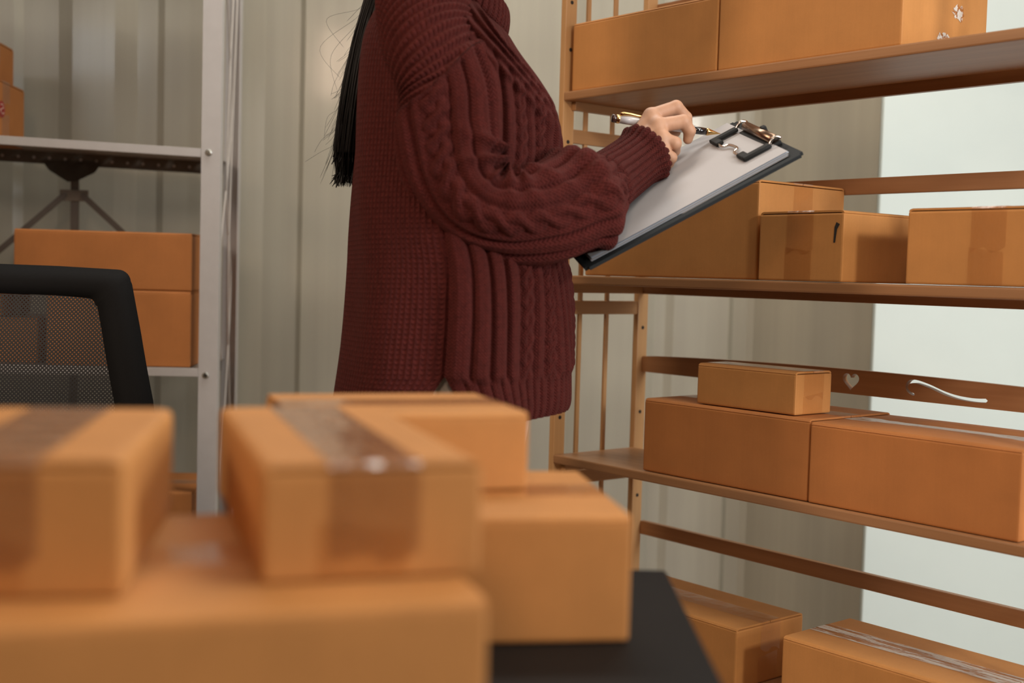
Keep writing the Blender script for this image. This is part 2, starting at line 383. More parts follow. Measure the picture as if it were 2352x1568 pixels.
# ------------------------------------------------------------------ cardboard boxes
def make_box(loc, rz, w, d, h, label, group=None, along='x', tape=True, ends=.045, mat=None, tmat=None, sticker=None, name='cardboard_box', bow=0.0, tapew=.048, ftape=None):
    """w, d, h outer size; loc the centre of the base; the flap seam and tape run along x or y"""
    mat = mat or M_CARD; tmat = tmat or M_TAPE
    root = empty(name, loc, rz, label, 'box', group); t = .0032
    bm = bmesh.new(); add_box(bm, -w / 2, w / 2, -d / 2, d / 2, .0005, h - t - .0008, bev=.0028)
    bobj('carton', bm, mat, root)
    L, D = (w, d) if along == 'x' else (d, w); R = Matrix.Identity(4) if along == 'x' else Matrix.Rotation(PI / 2, 4, 'Z')
    for s in (-1, 1):
        bm = bmesh.new(); n = 10; rows = []
        ys = [0.0007, D * .12, D * .25, D * .38, D / 2 - .006, D / 2 - .002, D / 2 - .0002]
        for k in range(n + 1):
            x = -L / 2 + .0012 + (L - .0024) * k / n; row = []
            for j, y in enumerate(ys):
                z = h + bow * math.sin(PI * min(1, y / (D / 2))) * math.sin(PI * k / n) - (0.0012 if j == 5 else (.0038 if j == 6 else 0))
                row.append(bm.verts.new((x, s * y, z)))
            rows.append(row)
        for k in range(n):
            for j in range(len(ys) - 1): bm.faces.new((rows[k][j], rows[k + 1][j], rows[k + 1][j + 1], rows[k][j + 1]))
        bmesh.ops.recalc_face_normals(bm, faces=bm.faces)
        if bm.faces[0].normal.z < 0: bmesh.ops.reverse_faces(bm, faces=bm.faces[:])
        bmesh.ops.solidify(bm, geom=bm.faces[:], thickness=t * .9)
        bmesh.ops.transform(bm, matrix=R, verts=bm.verts[:]); bobj('top_flap', bm, mat, root)
    if tape:
        for s in (-1, 1) if ftape is None else (0,):
            pass
        path = [(-L / 2 - .0006, h - ends), (-L / 2 - .0006, h - .002), (-L / 2 + .0015, h + .0006)]
        path += [(x, h + .0006 + bow * .2 * math.sin(PI * (x + L / 2) / L)) for x in np.linspace(-L / 2 + .01, L / 2 - .01, 14)]
        path += [(L / 2 - .0015, h + .0006), (L / 2 + .0006, h - .002), (L / 2 + .0006, h - ends)]
        bm = bmesh.new(); rr = []
        for i, (x, z) in enumerate(path):
            e = .002 * math.sin(i * 2.3)
            rr.append([bm.verts.new((x, y + (e if i in (0, len(path) - 1) else 0), z + (.004 * math.sin(9 * y / tapew) if i in (0, len(path) - 1) else 0))) for y in np.linspace(-tapew / 2, tapew / 2, 6)])
        for a, b in zip(rr, rr[1:]):
            for k in range(5): bm.faces.new((a[k], a[k + 1], b[k + 1], b[k]))
        bmesh.ops.transform(bm, matrix=R, verts=bm.verts[:]); bobj('packing_tape', bm, tmat, root)
        # the strip closing the lower seam, coming up the ends
        for s in (-1, 1):
            bm = bmesh.new(); sk = .006 * math.sin(37 * h + s)
            v = [bm.verts.new((s * (L / 2 + .0006), y, z)) for y, z in ((-tapew / 2 + sk, .001), (tapew / 2 + sk, .001), (tapew / 2 + sk, h * .46 + .003), (-tapew / 2 + sk, h * .46 - .003))]
            bm.faces.new(v); bmesh.ops.transform(bm, matrix=R, verts=bm.verts[:]); bobj('bottom_tape', bm, M_TAPE, root)
    return root

def rack_box(s0, s1, w0, w1, z, h, label, yaw=0, group='cardboard boxes on the bamboo rack', **kw):
    c = RP + RX * (s0 + s1) / 2 + RY * (w0 + w1) / 2
    return make_box((c[0], c[1], z), RA + math.radians(yaw), s1 - s0, w1 - w0, h, label, group, **kw)
rack_box(.009, .3415, .010, .205, 1.3228, .119, 'plain brown box at the far left end of the top bamboo shelf', tape=True)
U2 = rack_box(.3445, .668, .010, .228, 1.3228, .150, 'taller box on the top bamboo shelf with pale end and torn tape scraps', along='x', tape=False)
rack_box(.055, .4335, .012, .228, 1.0003, .152, 'large dark shaded box behind the clipboard on the middle shelf', along='x')
M2 = rack_box(.4465, .598, .001, .172, 1.0003, .102, 'small box with punctured front and vertical tape, middle of the middle shelf', along='y', yaw=-1.5, ends=.06)
rack_box(.697, .93, .0, .20, 1.0003, .1015, 'wide taped box at the right end of the middle shelf, edge of the frame', along='y', ends=.055)
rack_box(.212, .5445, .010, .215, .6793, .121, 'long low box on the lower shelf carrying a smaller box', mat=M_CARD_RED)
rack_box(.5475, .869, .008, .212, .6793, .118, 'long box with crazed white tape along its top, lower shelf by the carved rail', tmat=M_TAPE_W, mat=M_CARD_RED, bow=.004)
rack_box(.3165, .509, .020, .108, .8012, .065, 'little flat box stacked on a longer box beside the carved heart', ends=.04)
rack_box(.105, .424, .010, .176, .3653, .0965, 'taped box at floor level just behind the black desk corner', group='cardboard boxes on the bamboo rack')
rack_box(.518, .840, .001, .173, .3653, .111, 'box with peeling white tape in the bottom right corner, lowest visible shelf', tmat=M_TAPE_W)
# torn scraps of tape on the end of the tall box, puncture in the small one
def scrap(parent, pts, x, name, mat):
    bm = bmesh.new(); bm.faces.new([bm.verts.new((x, y, z)) for y, z in pts]); return bobj(name, bm, mat, parent)
M_SCRAP = tape_mat('torn_tape', (.9, .8, .7), .95)
rnd = random.Random(3)
def ragged(cy, cz, ry, rz, n=22): return [(cy + ry * math.cos(2 * PI * k / n) * rnd.uniform(.6, 1.15), cz + rz * math.sin(2 * PI * k / n) * rnd.uniform(.6, 1.15)) for k in range(n)]
scrap(U2, ragged(-.004, .022, .019, .012), (.668 - .3445) / 2 + .0006, 'tape_scrap', M_SCRAP)
scrap(U2, ragged(.03, .064, .017, .012), (.668 - .3445) / 2 + .0006, 'tape_scrap', M_SCRAP)
bm = bmesh.new(); bm.faces.new([bm.verts.new((x, -.0861, z)) for x, z in ((.060, .056), (.063, .056), (.0655, .075), (.070, .082), (.064, .085), (.061, .078))])
bobj('puncture', bm, M_HOLE, M2)

# foreground: black desk and its boxes
desk = empty('desk', (-.46, .72, 0), 0, 'black desk in the foreground carrying five cardboard boxes', 'desk')
box_part('desk_top', (-.60, .60, -.35, .35, .718, .745), M_DESK, desk, .003)
for sx in (-1, 1):
    for sy in (-1, 1): box_part('leg', (sx * .55 - .02, sx * .55 + .02, sy * .30 - .02, sy * .30 + .02, 0, .718), M_METALLEG, desk, .002)
box_part('apron', (-.53, .53, .28, .30, .62, .718), M_METALLEG, desk, .002)
def corner_box(FRx, FRy, yawd, w, d, z, h, label, **kw):
    """placed by its front right bottom corner"""
    a = math.radians(yawd); ex = np.array([math.cos(a), math.sin(a)]); ey = np.array([-math.sin(a), math.cos(a)])
    c = np.array([FRx, FRy]) - ex * w / 2 + ey * d / 2
    return make_box((c[0], c[1], z), a, w, d, h, label, 'cardboard boxes on the desk', **kw)
corner_box(-.0075, .6004, 18, .385, .243, .7453, .0947, 'large flat box in the foreground, carrying two smaller blurred boxes', along='x', mat=M_CARD)
corner_box(-.0133, .6490, 18, .115, .264, .8403, .0605, 'blurred box with glossy tape, on the large box, right one', along='y', ends=.05, tmat=M_TAPE_G)
corner_box(-.1829, .5822, 9.5, .124, .222, .8403, .066, 'blurred box at the left edge, on the large foreground box', along='y', ends=.05, tmat=M_TAPE_G)
corner_box(.0876, .8513, 8.4, .163, .20, .7453, .0887, 'box resting directly on the black desk at its right edge', along='x', ends=.03)
corner_box(.0152, .9444, 18, .182, .155, .8343, .0597, 'flat box at the back of the desk pile, in front of the sweater hem', along='x', ends=.03)

# ------------------------------------------------------------------ white steel rack on the left
LYAW = math.radians(5.0)
srack = empty('steel_rack', (-.6155, 2.5, 0), LYAW, 'pale grey bolted steel rack with perforated shelves at the left', 'shelving rack')
LW, LD = 1.0, .31
for x, sx in ((0, -1), (-LW, 1)):
    for y, sy in ((0, 1), (LD, -1)):
        bm = bmesh.new()
        add_box(bm, x - .019, x + .019, y - .001, y + .001, 0, 1.85, bev=.0005)
        xx = x - sx * .018
        add_box(bm, xx - .001, xx + .001, min(y, y + sy * .034), max(y, y + sy * .034), 0, 1.85, bev=.0005)
        po = bobj('post', bm, M_STEEL, srack)
        if y == 0:
            for z in (1.2262, .7775, .36):
                bm = bmesh.new(); add_tube(bm, [(x - .004, -.001, z), (x - .004, -.0035, z), (x - .004, -.005, z)], [.0065, .0065, .004], 12); 
                sc = bobj('screw', bm, M_SCREW, po)
                bm = bmesh.new(); add_box(bm, x - .0065, x - .0015, -.0055, -.0045, z - .0007, z + .0007); add_box(bm, x - .0047, x - .0033, -.0055, -.0045, z - .0025, z + .0025); bobj('screw_slot', bm, M_HOLE, po)
for z, tilt in ((1.2335, 1.7), (.791, -.1), (.36, 0), (1.70, 0)):
    T = Matrix.Translation((-.019, 0, z)) @ Matrix.Rotation(math.radians(tilt), 4, 'Y') @ Matrix.Translation((.019, 0, 0))
    sh = None
    bm = bmesh.new(); add_box(bm, -LW + .012, -.012, .002, LD - .002, -.0015, 0, M=T); sh = bobj('shelf', bm, M_PERF, srack)
    bm = bmesh.new(); add_box(bm, -LW + .019, -.0195, -.0015, .0015, -.0165, .0005, bev=.0006, M=T); add_box(bm, -LW + .019, -.0195, .0, .012, -.0168, -.0155, M=T); bobj('shelf_lip', bm, M_STEEL, sh)
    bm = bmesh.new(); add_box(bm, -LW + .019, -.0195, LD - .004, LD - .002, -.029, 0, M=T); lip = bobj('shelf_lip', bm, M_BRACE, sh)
    bm = bmesh.new()
    for k in range(26): 
        c = T @ Vector((-.06 - .034 * k, LD - .0046, -.016)); add_cyl(bm, c, c + Vector((0, -.0006, 0)), .0035, 8)
    bobj('lip_perforations', bm, M_STEEL, lip)
    bm = bmesh.new(); add_box(bm, -.0200, -.0185, .03, LD - .03, -.027, 0, M=T); bobj('shelf_side', bm, M_STEEL, sh)
# middle rear upright with gusset, bracket and diagonal stays
xm, ym = -.345, LD - .004
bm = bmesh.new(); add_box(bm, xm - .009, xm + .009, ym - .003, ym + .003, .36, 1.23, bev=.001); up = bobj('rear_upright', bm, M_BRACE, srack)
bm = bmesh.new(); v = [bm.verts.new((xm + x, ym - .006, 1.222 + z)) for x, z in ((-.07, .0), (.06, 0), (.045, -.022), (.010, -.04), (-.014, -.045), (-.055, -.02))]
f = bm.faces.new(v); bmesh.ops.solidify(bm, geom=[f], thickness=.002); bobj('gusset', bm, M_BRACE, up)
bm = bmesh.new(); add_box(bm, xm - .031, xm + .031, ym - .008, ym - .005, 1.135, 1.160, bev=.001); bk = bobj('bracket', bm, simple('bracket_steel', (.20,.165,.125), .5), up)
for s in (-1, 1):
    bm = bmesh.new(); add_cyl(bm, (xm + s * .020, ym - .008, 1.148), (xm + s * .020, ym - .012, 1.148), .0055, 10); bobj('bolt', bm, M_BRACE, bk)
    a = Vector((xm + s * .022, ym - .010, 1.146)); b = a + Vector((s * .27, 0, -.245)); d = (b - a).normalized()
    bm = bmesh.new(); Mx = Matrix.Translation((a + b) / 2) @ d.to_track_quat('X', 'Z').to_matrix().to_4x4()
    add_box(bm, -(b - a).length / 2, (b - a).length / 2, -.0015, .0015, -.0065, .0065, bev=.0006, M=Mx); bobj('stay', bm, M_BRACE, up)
# cords tied along the open side of the rack
for k, pts in enumerate([[(.010, .06, 1.70), (.012, .19, 1.33), (.011, .05, .98), (.012, .10, .80)], [(.012, .24, 1.75), (.013, .13, 1.20), (.012, .22, .95), (.013, .10, .55)], [(.010, .28, 1.60), (.014, .17, 1.02), (.010, .26, .62)]]):
    bm = bmesh.new(); add_tube(bm, [tuple(p) for p in catmull(pts, 40)], .0022, 6); bobj('side_cord', bm, M_CORD, srack, True)
def srack_box(x0, x1, y0, y1, z, h, label, **kw):
    c = np.array([-.6155, 2.5]) + np.array([math.cos(LYAW), math.sin(LYAW)]) * (x0 + x1) / 2 + np.array([-math.sin(LYAW), math.cos(LYAW)]) * (y0 + y1) / 2
    return make_box((c[0], c[1], z), LYAW, x1 - x0, y1 - y0, h, label, 'cardboard boxes on the steel rack', **kw)
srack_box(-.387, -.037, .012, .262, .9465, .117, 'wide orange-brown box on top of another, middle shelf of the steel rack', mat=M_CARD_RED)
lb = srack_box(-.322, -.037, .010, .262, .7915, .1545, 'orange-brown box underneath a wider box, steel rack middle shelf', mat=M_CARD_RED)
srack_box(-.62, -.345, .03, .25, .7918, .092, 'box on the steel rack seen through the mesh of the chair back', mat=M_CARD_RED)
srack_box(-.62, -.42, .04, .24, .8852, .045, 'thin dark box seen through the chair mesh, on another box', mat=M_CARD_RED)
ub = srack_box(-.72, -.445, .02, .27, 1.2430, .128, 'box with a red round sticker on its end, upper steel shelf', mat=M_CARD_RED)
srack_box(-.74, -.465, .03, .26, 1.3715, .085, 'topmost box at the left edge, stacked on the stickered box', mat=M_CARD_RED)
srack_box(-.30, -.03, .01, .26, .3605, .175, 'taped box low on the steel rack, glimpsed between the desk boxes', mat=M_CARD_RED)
for bx, hw, zc, yc in ((ub, .1375, .068, -.03), (lb, .1425, .085, .02)):
    bm = bmesh.new(); vs = [bm.verts.new((hw + .0012, yc + .021 * math.cos(2 * PI * k / 28), zc + .017 * math.sin(2 * PI * k / 28))) for k in range(28)]; bm.faces.new(vs)
    st = bobj('sticker', bm, M_RED, bx)
    bm = bmesh.new(); add_tube(bm, [(hw + .0016, yc + y, zc + z) for y, z in catmull([(-.009, .008), (.002, .010), (.008, .003), (-.002, .001), (-.009, -.004), (.004, -.010), (.010, -.006)], 24)], .0011, 5); bobj('print_mark', bm, M_STICKW, st)

# ------------------------------------------------------------------ mesh office chair
chair = empty('office_chair', (-.80, 1.62, 0), 0, 'black mesh-backed office chair beside the desk, in front of the steel rack', 'office chair')
BY = .23
def halfw(z): return float(np.interp(z, [.50, .60, .70, .785, .90, .965, .99], [.225, .255, .265, .259, .232, .214, .205]))
def back_y(z): return BY + .05 * ((z - .72) / .27) ** 2
def backpt(x, z): return (x, back_y(z) + .25 * x * x, z)
outer, inner_ = [], []
cr = .022
for z in np.linspace(.52, .99 - cr, 24): outer.append((halfw(z), z))
for k in range(1, 9):
    a = PI / 2 * k / 8; outer.append((halfw(.99) - cr + cr * math.cos(a) + .006, .99 - cr + cr * math.sin(a)))
for z in np.linspace(.56, .945 - .012, 24): inner_.append((halfw(z) - .058, z))
for k in range(1, 9):
    a = PI / 2 * k / 8; inner_.append((halfw(.945) - .058 - .012 + .012 * math.cos(a), .945 - .012 + .012 * math.sin(a)))
def ring(half): return half + [(x, z) for x, z in [(0.1, half[-1][1] + .003), (0, half[-1][1] + .004), (-.1, half[-1][1] + .003)]] + [(-x, z) for x, z in half[::-1]]
Ro, Ri = ring(outer), ring(inner_)
bm = bmesh.new(); a = [bm.verts.new(backpt(*p)) for p in Ro]; b = [bm.verts.new(backpt(*p)) for p in Ri]; n = len(a)
mid = [bm.verts.new(Vector(backpt((p[0] + q[0]) / 2, (p[1] + q[1]) / 2)) + Vector((0, -.009, 0))) for p, q in zip(Ro, Ri)]
for k in range(n):
    j = (k + 1) % n; bm.faces.new((a[k], a[j], mid[j], mid[k])); bm.faces.new((mid[k], mid[j], b[j], b[k]))
bmesh.ops.recalc_face_normals(bm, faces=bm.faces); bmesh.ops.solidify(bm, geom=bm.faces[:], thickness=.016)
br = bobj('backrest_frame', bm, M_BLACK, chair, True)
bm = bmesh.new(); rows = []
for z in np.linspace(.545, .948, 20): rows.append([bm.verts.new(backpt(t * (halfw(z) - .054), z)) for t in np.linspace(-1, 1, 14)])
for r0, r1 in zip(rows, rows[1:]):
    for k in range(13): bm.faces.new((r0[k], r0[k + 1], r1[k + 1], r1[k]))
bobj('backrest_mesh', bm, M_MESH, chair, True)
bm = bmesh.new(); add_tube(bm, catmull([(0, BY - .02, .52), (0, BY + .045, .50), (0, .12, .425), (0, .02, .415)], 16), .022, 10); bobj('back_bracket', bm, M_BLACK, chair, True)
bm = bmesh.new(); add_box(bm, -.24, .24, -.27, .21, .43, .50, bev=.03, seg=4); bobj('seat', bm, simple('black_seat_fabric', (.02, .02, .021), .85), chair, True)
bm = bmesh.new(); add_cyl(bm, (0, 0, .12), (0, 0, .43), .027, 18); bobj('gas_lift', bm, M_METALLEG, chair, True)
for s in (-1, 1):
    bm = bmesh.new(); add_tube(bm, catmull([(s * .20, .0, .42), (s * .29, .0, .44), (s * .30, .0, .52), (s * .30, .01, .595)], 16), .014, 10); arm = bobj('armrest', bm, M_BLACK, chair, True)
    bm = bmesh.new(); add_box(bm, s * .30 - .035, s * .30 + .035, -.10, .14, .595, .625, bev=.012, seg=3); bobj('arm_pad', bm, M_BLACK, arm, True)
for k in range(5):
    a = 2 * PI * k / 5 + .4; ca, sa = math.cos(a), math.sin(a)
    bm = bmesh.new(); add_tube(bm, [(0, 0, .125), (.15 * ca, .15 * sa, .105), (.30 * ca, .30 * sa, .075)], [.028, .022, .015], 8); leg = bobj('base_leg', bm, M_BLACK, chair, True)
    bm = bmesh.new(); t = Vector((-sa, ca, 0)) * .012; c = Vector((.30 * ca, .30 * sa, .03)); add_cyl(bm, c - t, c + t, .03, 16); bobj('caster', bm, M_RUBBER, leg, True)

# ------------------------------------------------------------------ clipboard, paper, clip (axes: x across from the far to the near long edge, y from the clip to the bottom edge, z out of the paper)
BA = np.array([.3132, 1.7928, 1.2285]); BU = np.array([.22, -.9335, -.2826]); BU /= np.linalg.norm(BU)
BV = np.array([-.8683, -.0556, -.4927]); BV -= BU * (BU @ BV); BV /= np.linalg.norm(BV); BN = -np.cross(BU, BV)
# keep a right-handed frame: x = BV, y = BU, z = BN
clip = bpy.data.objects.new('clipboard', None); COL.objects.link(clip)
clip.matrix_world = Matrix(((BV[0], BU[0], BN[0], BA[0]), (BV[1], BU[1], BN[1], BA[1]), (BV[2], BU[2], BN[2], BA[2]), (0, 0, 0, 1)))
setp(clip, 'dark clipboard with a metal clip, held tilted in front of the person', 'clipboard')
L_, W_ = .315, .230
bm = bmesh.new(); add_box(bm, 0, L_, 0, W_, -.0045, 0)
es = [e for e in bm.edges if abs((e.verts[0].co - e.verts[1].co).z) > .003]; bmesh.ops.bevel(bm, geom=es, offset=.005, segments=4, affect='EDGES')
bobj('board', bm, M_BOARD, clip)
bm = bmesh.new(); add_cyl(bm, (.010, .070, .010), (.010, .165, .010), .0068, 16); bobj('clip_bar', bm, M_BROWNMETAL, clip, True)
bm = bmesh.new(); add_box(bm, .002, .022, .066, .169, 0, .006, bev=.002); add_box(bm, .001, .008, .118, .128, .006, .0185, bev=.002); bobj('clip_base', bm, M_RUBBER, clip)
for y in (.060, .175):
    bm = bmesh.new(); add_tube(bm, catmull([(.012, y + (.012 if y < .1 else -.012), .012), (.004, y, .012), (.012, y, .016), (.022, y, .010)], 16), .0021, 8); bobj('clip_spring', bm, M_CHROME, clip, True)
    s = 1 if y < .1 else -1
    bm = bmesh.new(); add_box(bm, .020, .062, y - .006, y + .006, .0068, .0128, bev=.0025); add_box(bm, .050, .062, min(y, y + s * .022), max(y, y + s * .022), .0066, .0126, bev=.0025); bobj('clip_arm', bm, M_RUBBER, clip, True)
bm = bmesh.new(); add_tube(bm, catmull([(.057, .075, .0095), (.058, .095, .0095), (.050, .104, .0095), (.049, .128, .0095), (.058, .138, .0095), (.057, .162, .0095)], 40), .0020, 8); bobj('clip_wire', bm, M_CHROME, clip, True)
def sheet(z0, ox, oy, fan, mat, label):
    nx, ny = 26, 14; V = []; 
    for i in range(nx + 1):
        for j in range(ny + 1):
            t = i / nx; y = j / ny
            V.append((.014 + ox + .2865 * t, .004 + oy + .210 * y, z0 + fan * y * (.3 + .7 * t) + .0012 * math.sin(3 * t + 2 * y) * y))
    F = [(i * (ny + 1) + j, (i + 1) * (ny + 1) + j, (i + 1) * (ny + 1) + j + 1, i * (ny + 1) + j + 1) for i in range(nx) for j in range(ny)]
    me = npmesh('paper_sheet', V, F); o = link('paper_sheet', me, mat)
    o.matrix_world = clip.matrix_world.copy()
    return setp(o, label, 'paper', 'papers on the clipboard')
sheet(.0046, 0, 0, .0012, M_PAPER, 'top white blank sheet of paper on the clipboard')
for k in range(4):
    sheet(.0004 + .0009 * k, .003 - .0012 * k, .0050 - .0012 * k, .0002 + .0001 * k, M_PAPERB if k in (1, 3) else M_PAPER, ('lowest sheet of the paper stack on the clipboard, edge showing', 'bluish sheet low in the paper stack on the clipboard', 'white sheet in the middle of the clipboard paper stack', 'bluish sheet directly under the top page on the clipboard')[k])

# ------------------------------------------------------------------ pen
PT = np.array([.2854, 1.7523, 1.2045]); PC = at(1405, 271, 1.733)
pa = Vector(PC); pd = Vector(PT - PC); PL = pd.length
pen = empty('pen', tuple(pa), 0, 'white and gold pen held in the right hand above the paper', 'pen')
pen.rotation_mode = 'QUATERNION'; pen.rotation_quaternion = pd.to_track_quat('Z', 'Y')
def lathe(name, prof, mat, parent, n=24):
    bm = bmesh.new(); add_tube(bm, [(0, 0, z) for r, z in prof], [max(r, 1e-4) for r, z in prof], n); return bobj(name, bm, mat, parent, True)
k = PL / .157
lathe('cap_end', [(.0050, 0), (.0058, .0012), (.0058, .007)], M_PENDARK, pen)
lathe('gold_ring', [(.0061, .0065), (.0062, .007), (.0062, .0105), (.0061, .011)], M_GOLD, pen)
lathe('barrel', [(.0057, .011), (.0062, .03), (.0062, .075), (.0058, .112)], M_PENWHITE, pen)
lathe('gold_ring', [(.0059, .111), (.0060, .112), (.0060, .1145), (.0058, .115)], M_GOLD, pen)
lathe('grip', [(.0057, .115), (.0054, .125), (.0050, .1365)], M_PENBLACK, pen)
lathe('nib_cone', [(.0052, .1365), (.0052, .139), (.0042, .1415), (.0012, PL - .004), (.0004, PL)], M_GOLD, pen)
bm = bmesh.new(); add_tube(bm, [(0, .0068, .011), (0, .0085, .016), (0, .0088, .028), (0, .0072, .048), (0, .0066, .052)], [.0026, .0026, .0020, .0016, .0018], 10); 
cl_ = bobj('pocket_clip', bm, M_GOLD, pen, True); 
# turn the pocket clip to the upper side of the pen
upv = pen.rotation_quaternion.inverted() @ Vector((-.1, -.45, .9)); cl_.rotation_euler = (0, 0, math.atan2(upv.y, upv.x) - PI / 2)

# ------------------------------------------------------------------ person
import openvdb
def sdf_mesh(caps, vox, k, pad=.02, post=None):
    """smooth union of tapered capsules (a, b, ra, rb[, k])"""
    A = np.array([c[0] for c in caps]); B = np.array([c[1] for c in caps]); R = max(max(c[2], c[3]) for c in caps)
    lo = np.minimum(A, B).min(0) - R - pad; hi = np.maximum(A, B).max(0) + R + pad
    n = np.ceil((hi - lo) / vox).astype(int) + 1
    gx = [lo[i] + vox * np.arange(n[i]) for i in range(3)]
    X, Y, Z = np.meshgrid(*gx, indexing='ij', sparse=True)
    D = np.full(tuple(n), .05, np.float32)
    for c in caps:
        a, b, ra, rb = np.asarray(c[0]), np.asarray(c[1]), c[2], c[3]; kk = c[4] if len(c) > 4 else k
        m = max(ra, rb) + 4 * kk + 3 * vox
        i0 = np.clip(((np.minimum(a, b) - m - lo) / vox).astype(int), 0, n - 1); i1 = np.clip(((np.maximum(a, b) + m - lo) / vox).astype(int) + 2, 0, n)
        sl = tuple(slice(i0[q], i1[q]) for q in range(3))
        x, y, z = X[i0[0]:i1[0]] - a[0], Y[:, i0[1]:i1[1]] - a[1], Z[:, :, i0[2]:i1[2]] - a[2]
        ab = b - a; L2 = float(ab @ ab) + 1e-12
        t = np.clip((x * ab[0] + y * ab[1] + z * ab[2]) / L2, 0, 1)
        d = np.sqrt((x - t * ab[0]) ** 2 + (y - t * ab[1]) ** 2 + (z - t * ab[2]) ** 2) - (ra + (rb - ra) * t)
        s = D[sl]; h = np.clip(.5 + .5 * (s - d) / kk, 0, 1); D[sl] = s * (1 - h) + d * h - kk * h * (1 - h)
    g = openvdb.FloatGrid(.05); g.copyFromArray(D); g.transform = openvdb.createLinearTransform(voxelSize=vox)
    pts, tri, quad = g.convertToPolygons(isovalue=0.0)
    return pts.astype(np.float64) + lo, quad, tri
def sdf_to_parts(pts, quad):
    return pts, quad[:, ::-1]

def hand_caps(J, s=1.0):
    """J: dict of joint positions; fingers as chains"""
    c = []
    def ch(names, rs, k=None):
        for (a, b), (ra, rb) in zip(zip(names, names[1:]), zip(rs, rs[1:])):
            c.append((J[a], J[b], ra * s, rb * s) + ((k,) if k else ()))
    for f, r in (('i', 1.0), ('m', 1.0), ('r', .95), ('p', .86)):
        ch(['w_' + f, f + '0'], [.0125, .0108 * r], .007)
    ch(['i0', 'm0', 'r0', 'p0'], [.0100, .0104, .0098, .0090], .006)
    for f, r in (('i', .98), ('m', 1.0), ('r', .95), ('p', .86)):
        ch([f + '0', f + '1', f + '2', f + '3'], [.0106 * r, .0097 * r, .0083 * r, .0068 * r], .0022)
    ch(['w_t', 't0', 't1', 't2'], [.0135, .0115, .0095, .0072], .003)
    return c
J = {k_: at(*v) for k_, v in {
    'w_i': (1442, 352, 1.716), 'w_m': (1440, 362, 1.708), 'w_r': (1442, 374, 1.703), 'w_p': (1446, 386, 1.702), 'w_t': (1450, 345, 1.728),
    'i0': (1496, 266, 1.732), 'i1': (1553, 246, 1.738), 'i2': (1576, 270, 1.747), 'i3': (1581, 292, 1.752),
    'm0': (1511, 289, 1.718), 'm1': (1570, 279, 1.722), 'm2': (1584, 301, 1.728), 'm3': (1580, 320, 1.733),
    'r0': (1521, 318, 1.708), 'r1': (1550, 329, 1.706), 'r2': (1549, 346, 1.722), 'r3': (1530, 343, 1.738),
    'p0': (1522, 347, 1.703), 'p1': (1541, 362, 1.702), 'p2': (1536, 374, 1.714), 'p3': (1520, 368, 1.728),
    't0': (1490, 305, 1.752), 't1': (1526, 309, 1.762), 't2': (1552, 303, 1.760)}.items()}
RH = hand_caps(J)
RH.append((at(1425, 398, 1.700), at(1444, 366, 1.708), .024, .021, .01)); RH.append((at(1370, 440, 1.665), at(1425, 398, 1.700), .029, .024, .01))
rp, rq, rt = sdf_mesh(RH, .0011, .003)
# left hand under the board: palm below, fingers along the underside, thumb on the far long edge
def bp(x, y, z): return BA + BV * x + BU * y + BN * z
JL = {'w_i': bp(.235, -.02, -.045), 'w_m': bp(.245, -.02, -.045), 'w_r': bp(.255, -.02, -.045), 'w_p': bp(.265, -.02, -.045), 'w_t': bp(.232, -.03, -.035),
      'i0': bp(.195, .055, -.024), 'm0': bp(.212, .060, -.022), 'r0': bp(.230, .058, -.022), 'p0': bp(.247, .050, -.024),
      'i1': bp(.183, .095, -.018), 'm1': bp(.206, .104, -.018), 'r1': bp(.230, .100, -.018), 'p1': bp(.252, .084, -.018),
      'i2': bp(.178, .118, -.015), 'm2': bp(.204, .130, -.015), 'r2': bp(.231, .124, -.015), 'p2': bp(.255, .102, -.015),
      'i3': bp(.175, .135, -.0125), 'm3': bp(.203, .150, -.0125), 'r3': bp(.232, .142, -.0125), 'p3': bp(.257, .116, -.0125),
      't0': bp(.205, -.018, -.018), 't1': bp(.192, -.016, .006), 't2': bp(.186, .004, .0150)}
LH = hand_caps(JL); wl = bp(.262, -.06, -.055)
LH.append((wl, bp(.25, -.02, -.045), .022, .020, .01)); LH.append((wl + np.array([-.06, .06, -.005]), wl, .029, .023, .01))
lp, lq, lt = sdf_mesh(LH, .0016, .003)
# the rest of the body
PYC = 1.72
hx, hz = -.085, 1.53
def P(x, y, z): return np.array([x, PYC + y, z])
EL = at(1090, 492, 1.545); SH = at(985, 90, 1.585)
ELL = np.array([-.055, 1.90, 1.062]); SHL = np.array([-.105, 1.855, 1.30])
BC = [(P(-.09, 0, .88), P(-.085, 0, 1.05), .105, .095, .03), (P(-.085, 0, 1.05), P(-.09, 0, 1.24), .09, .10, .03),
      (P(-.09, -.06, .90), P(-.09, .06, .90), .10, .10, .03), (P(-.10, -.11, 1.29), P(-.10, .11, 1.29), .055, .055, .04),
      (P(-.05, -.055, 1.20), P(-.05, .055, 1.20), .055, .055, .03),
      (P(-.10, 0, 1.32), P(-.085, 0, 1.44), .056, .052, .02),
      (P(-.095, 0, 1.545), P(-.085, 0, 1.545), .086, .086, .02), (P(-.065, 0, 1.50), P(-.055, 0, 1.50), .066, .06, .03),
      (P(-.04, 0, 1.455), P(-.02, 0, 1.445), .042, .026, .02), (P(.0, 0, 1.565), P(.012, 0, 1.522), .010, .014, .012),
      (P(.003, -.014, 1.478), P(.003, .014, 1.478), .009, .009, .008), (P(.000, -.012, 1.466), P(.000, .012, 1.466), .009, .009, .008),
      (P(-.085, -.082, 1.535), P(-.088, -.086, 1.51), .018, .012, .006), (P(-.085, .082, 1.535), P(-.088, .086, 1.51), .018, .012, .006),
      (SH, EL, .045, .036, .02), (EL, at(1370, 440, 1.665), .037, .029, .01), (SHL, ELL, .045, .036, .02), (ELL, wl + np.array([-.06, .06, -.005]), .037, .029, .01)]
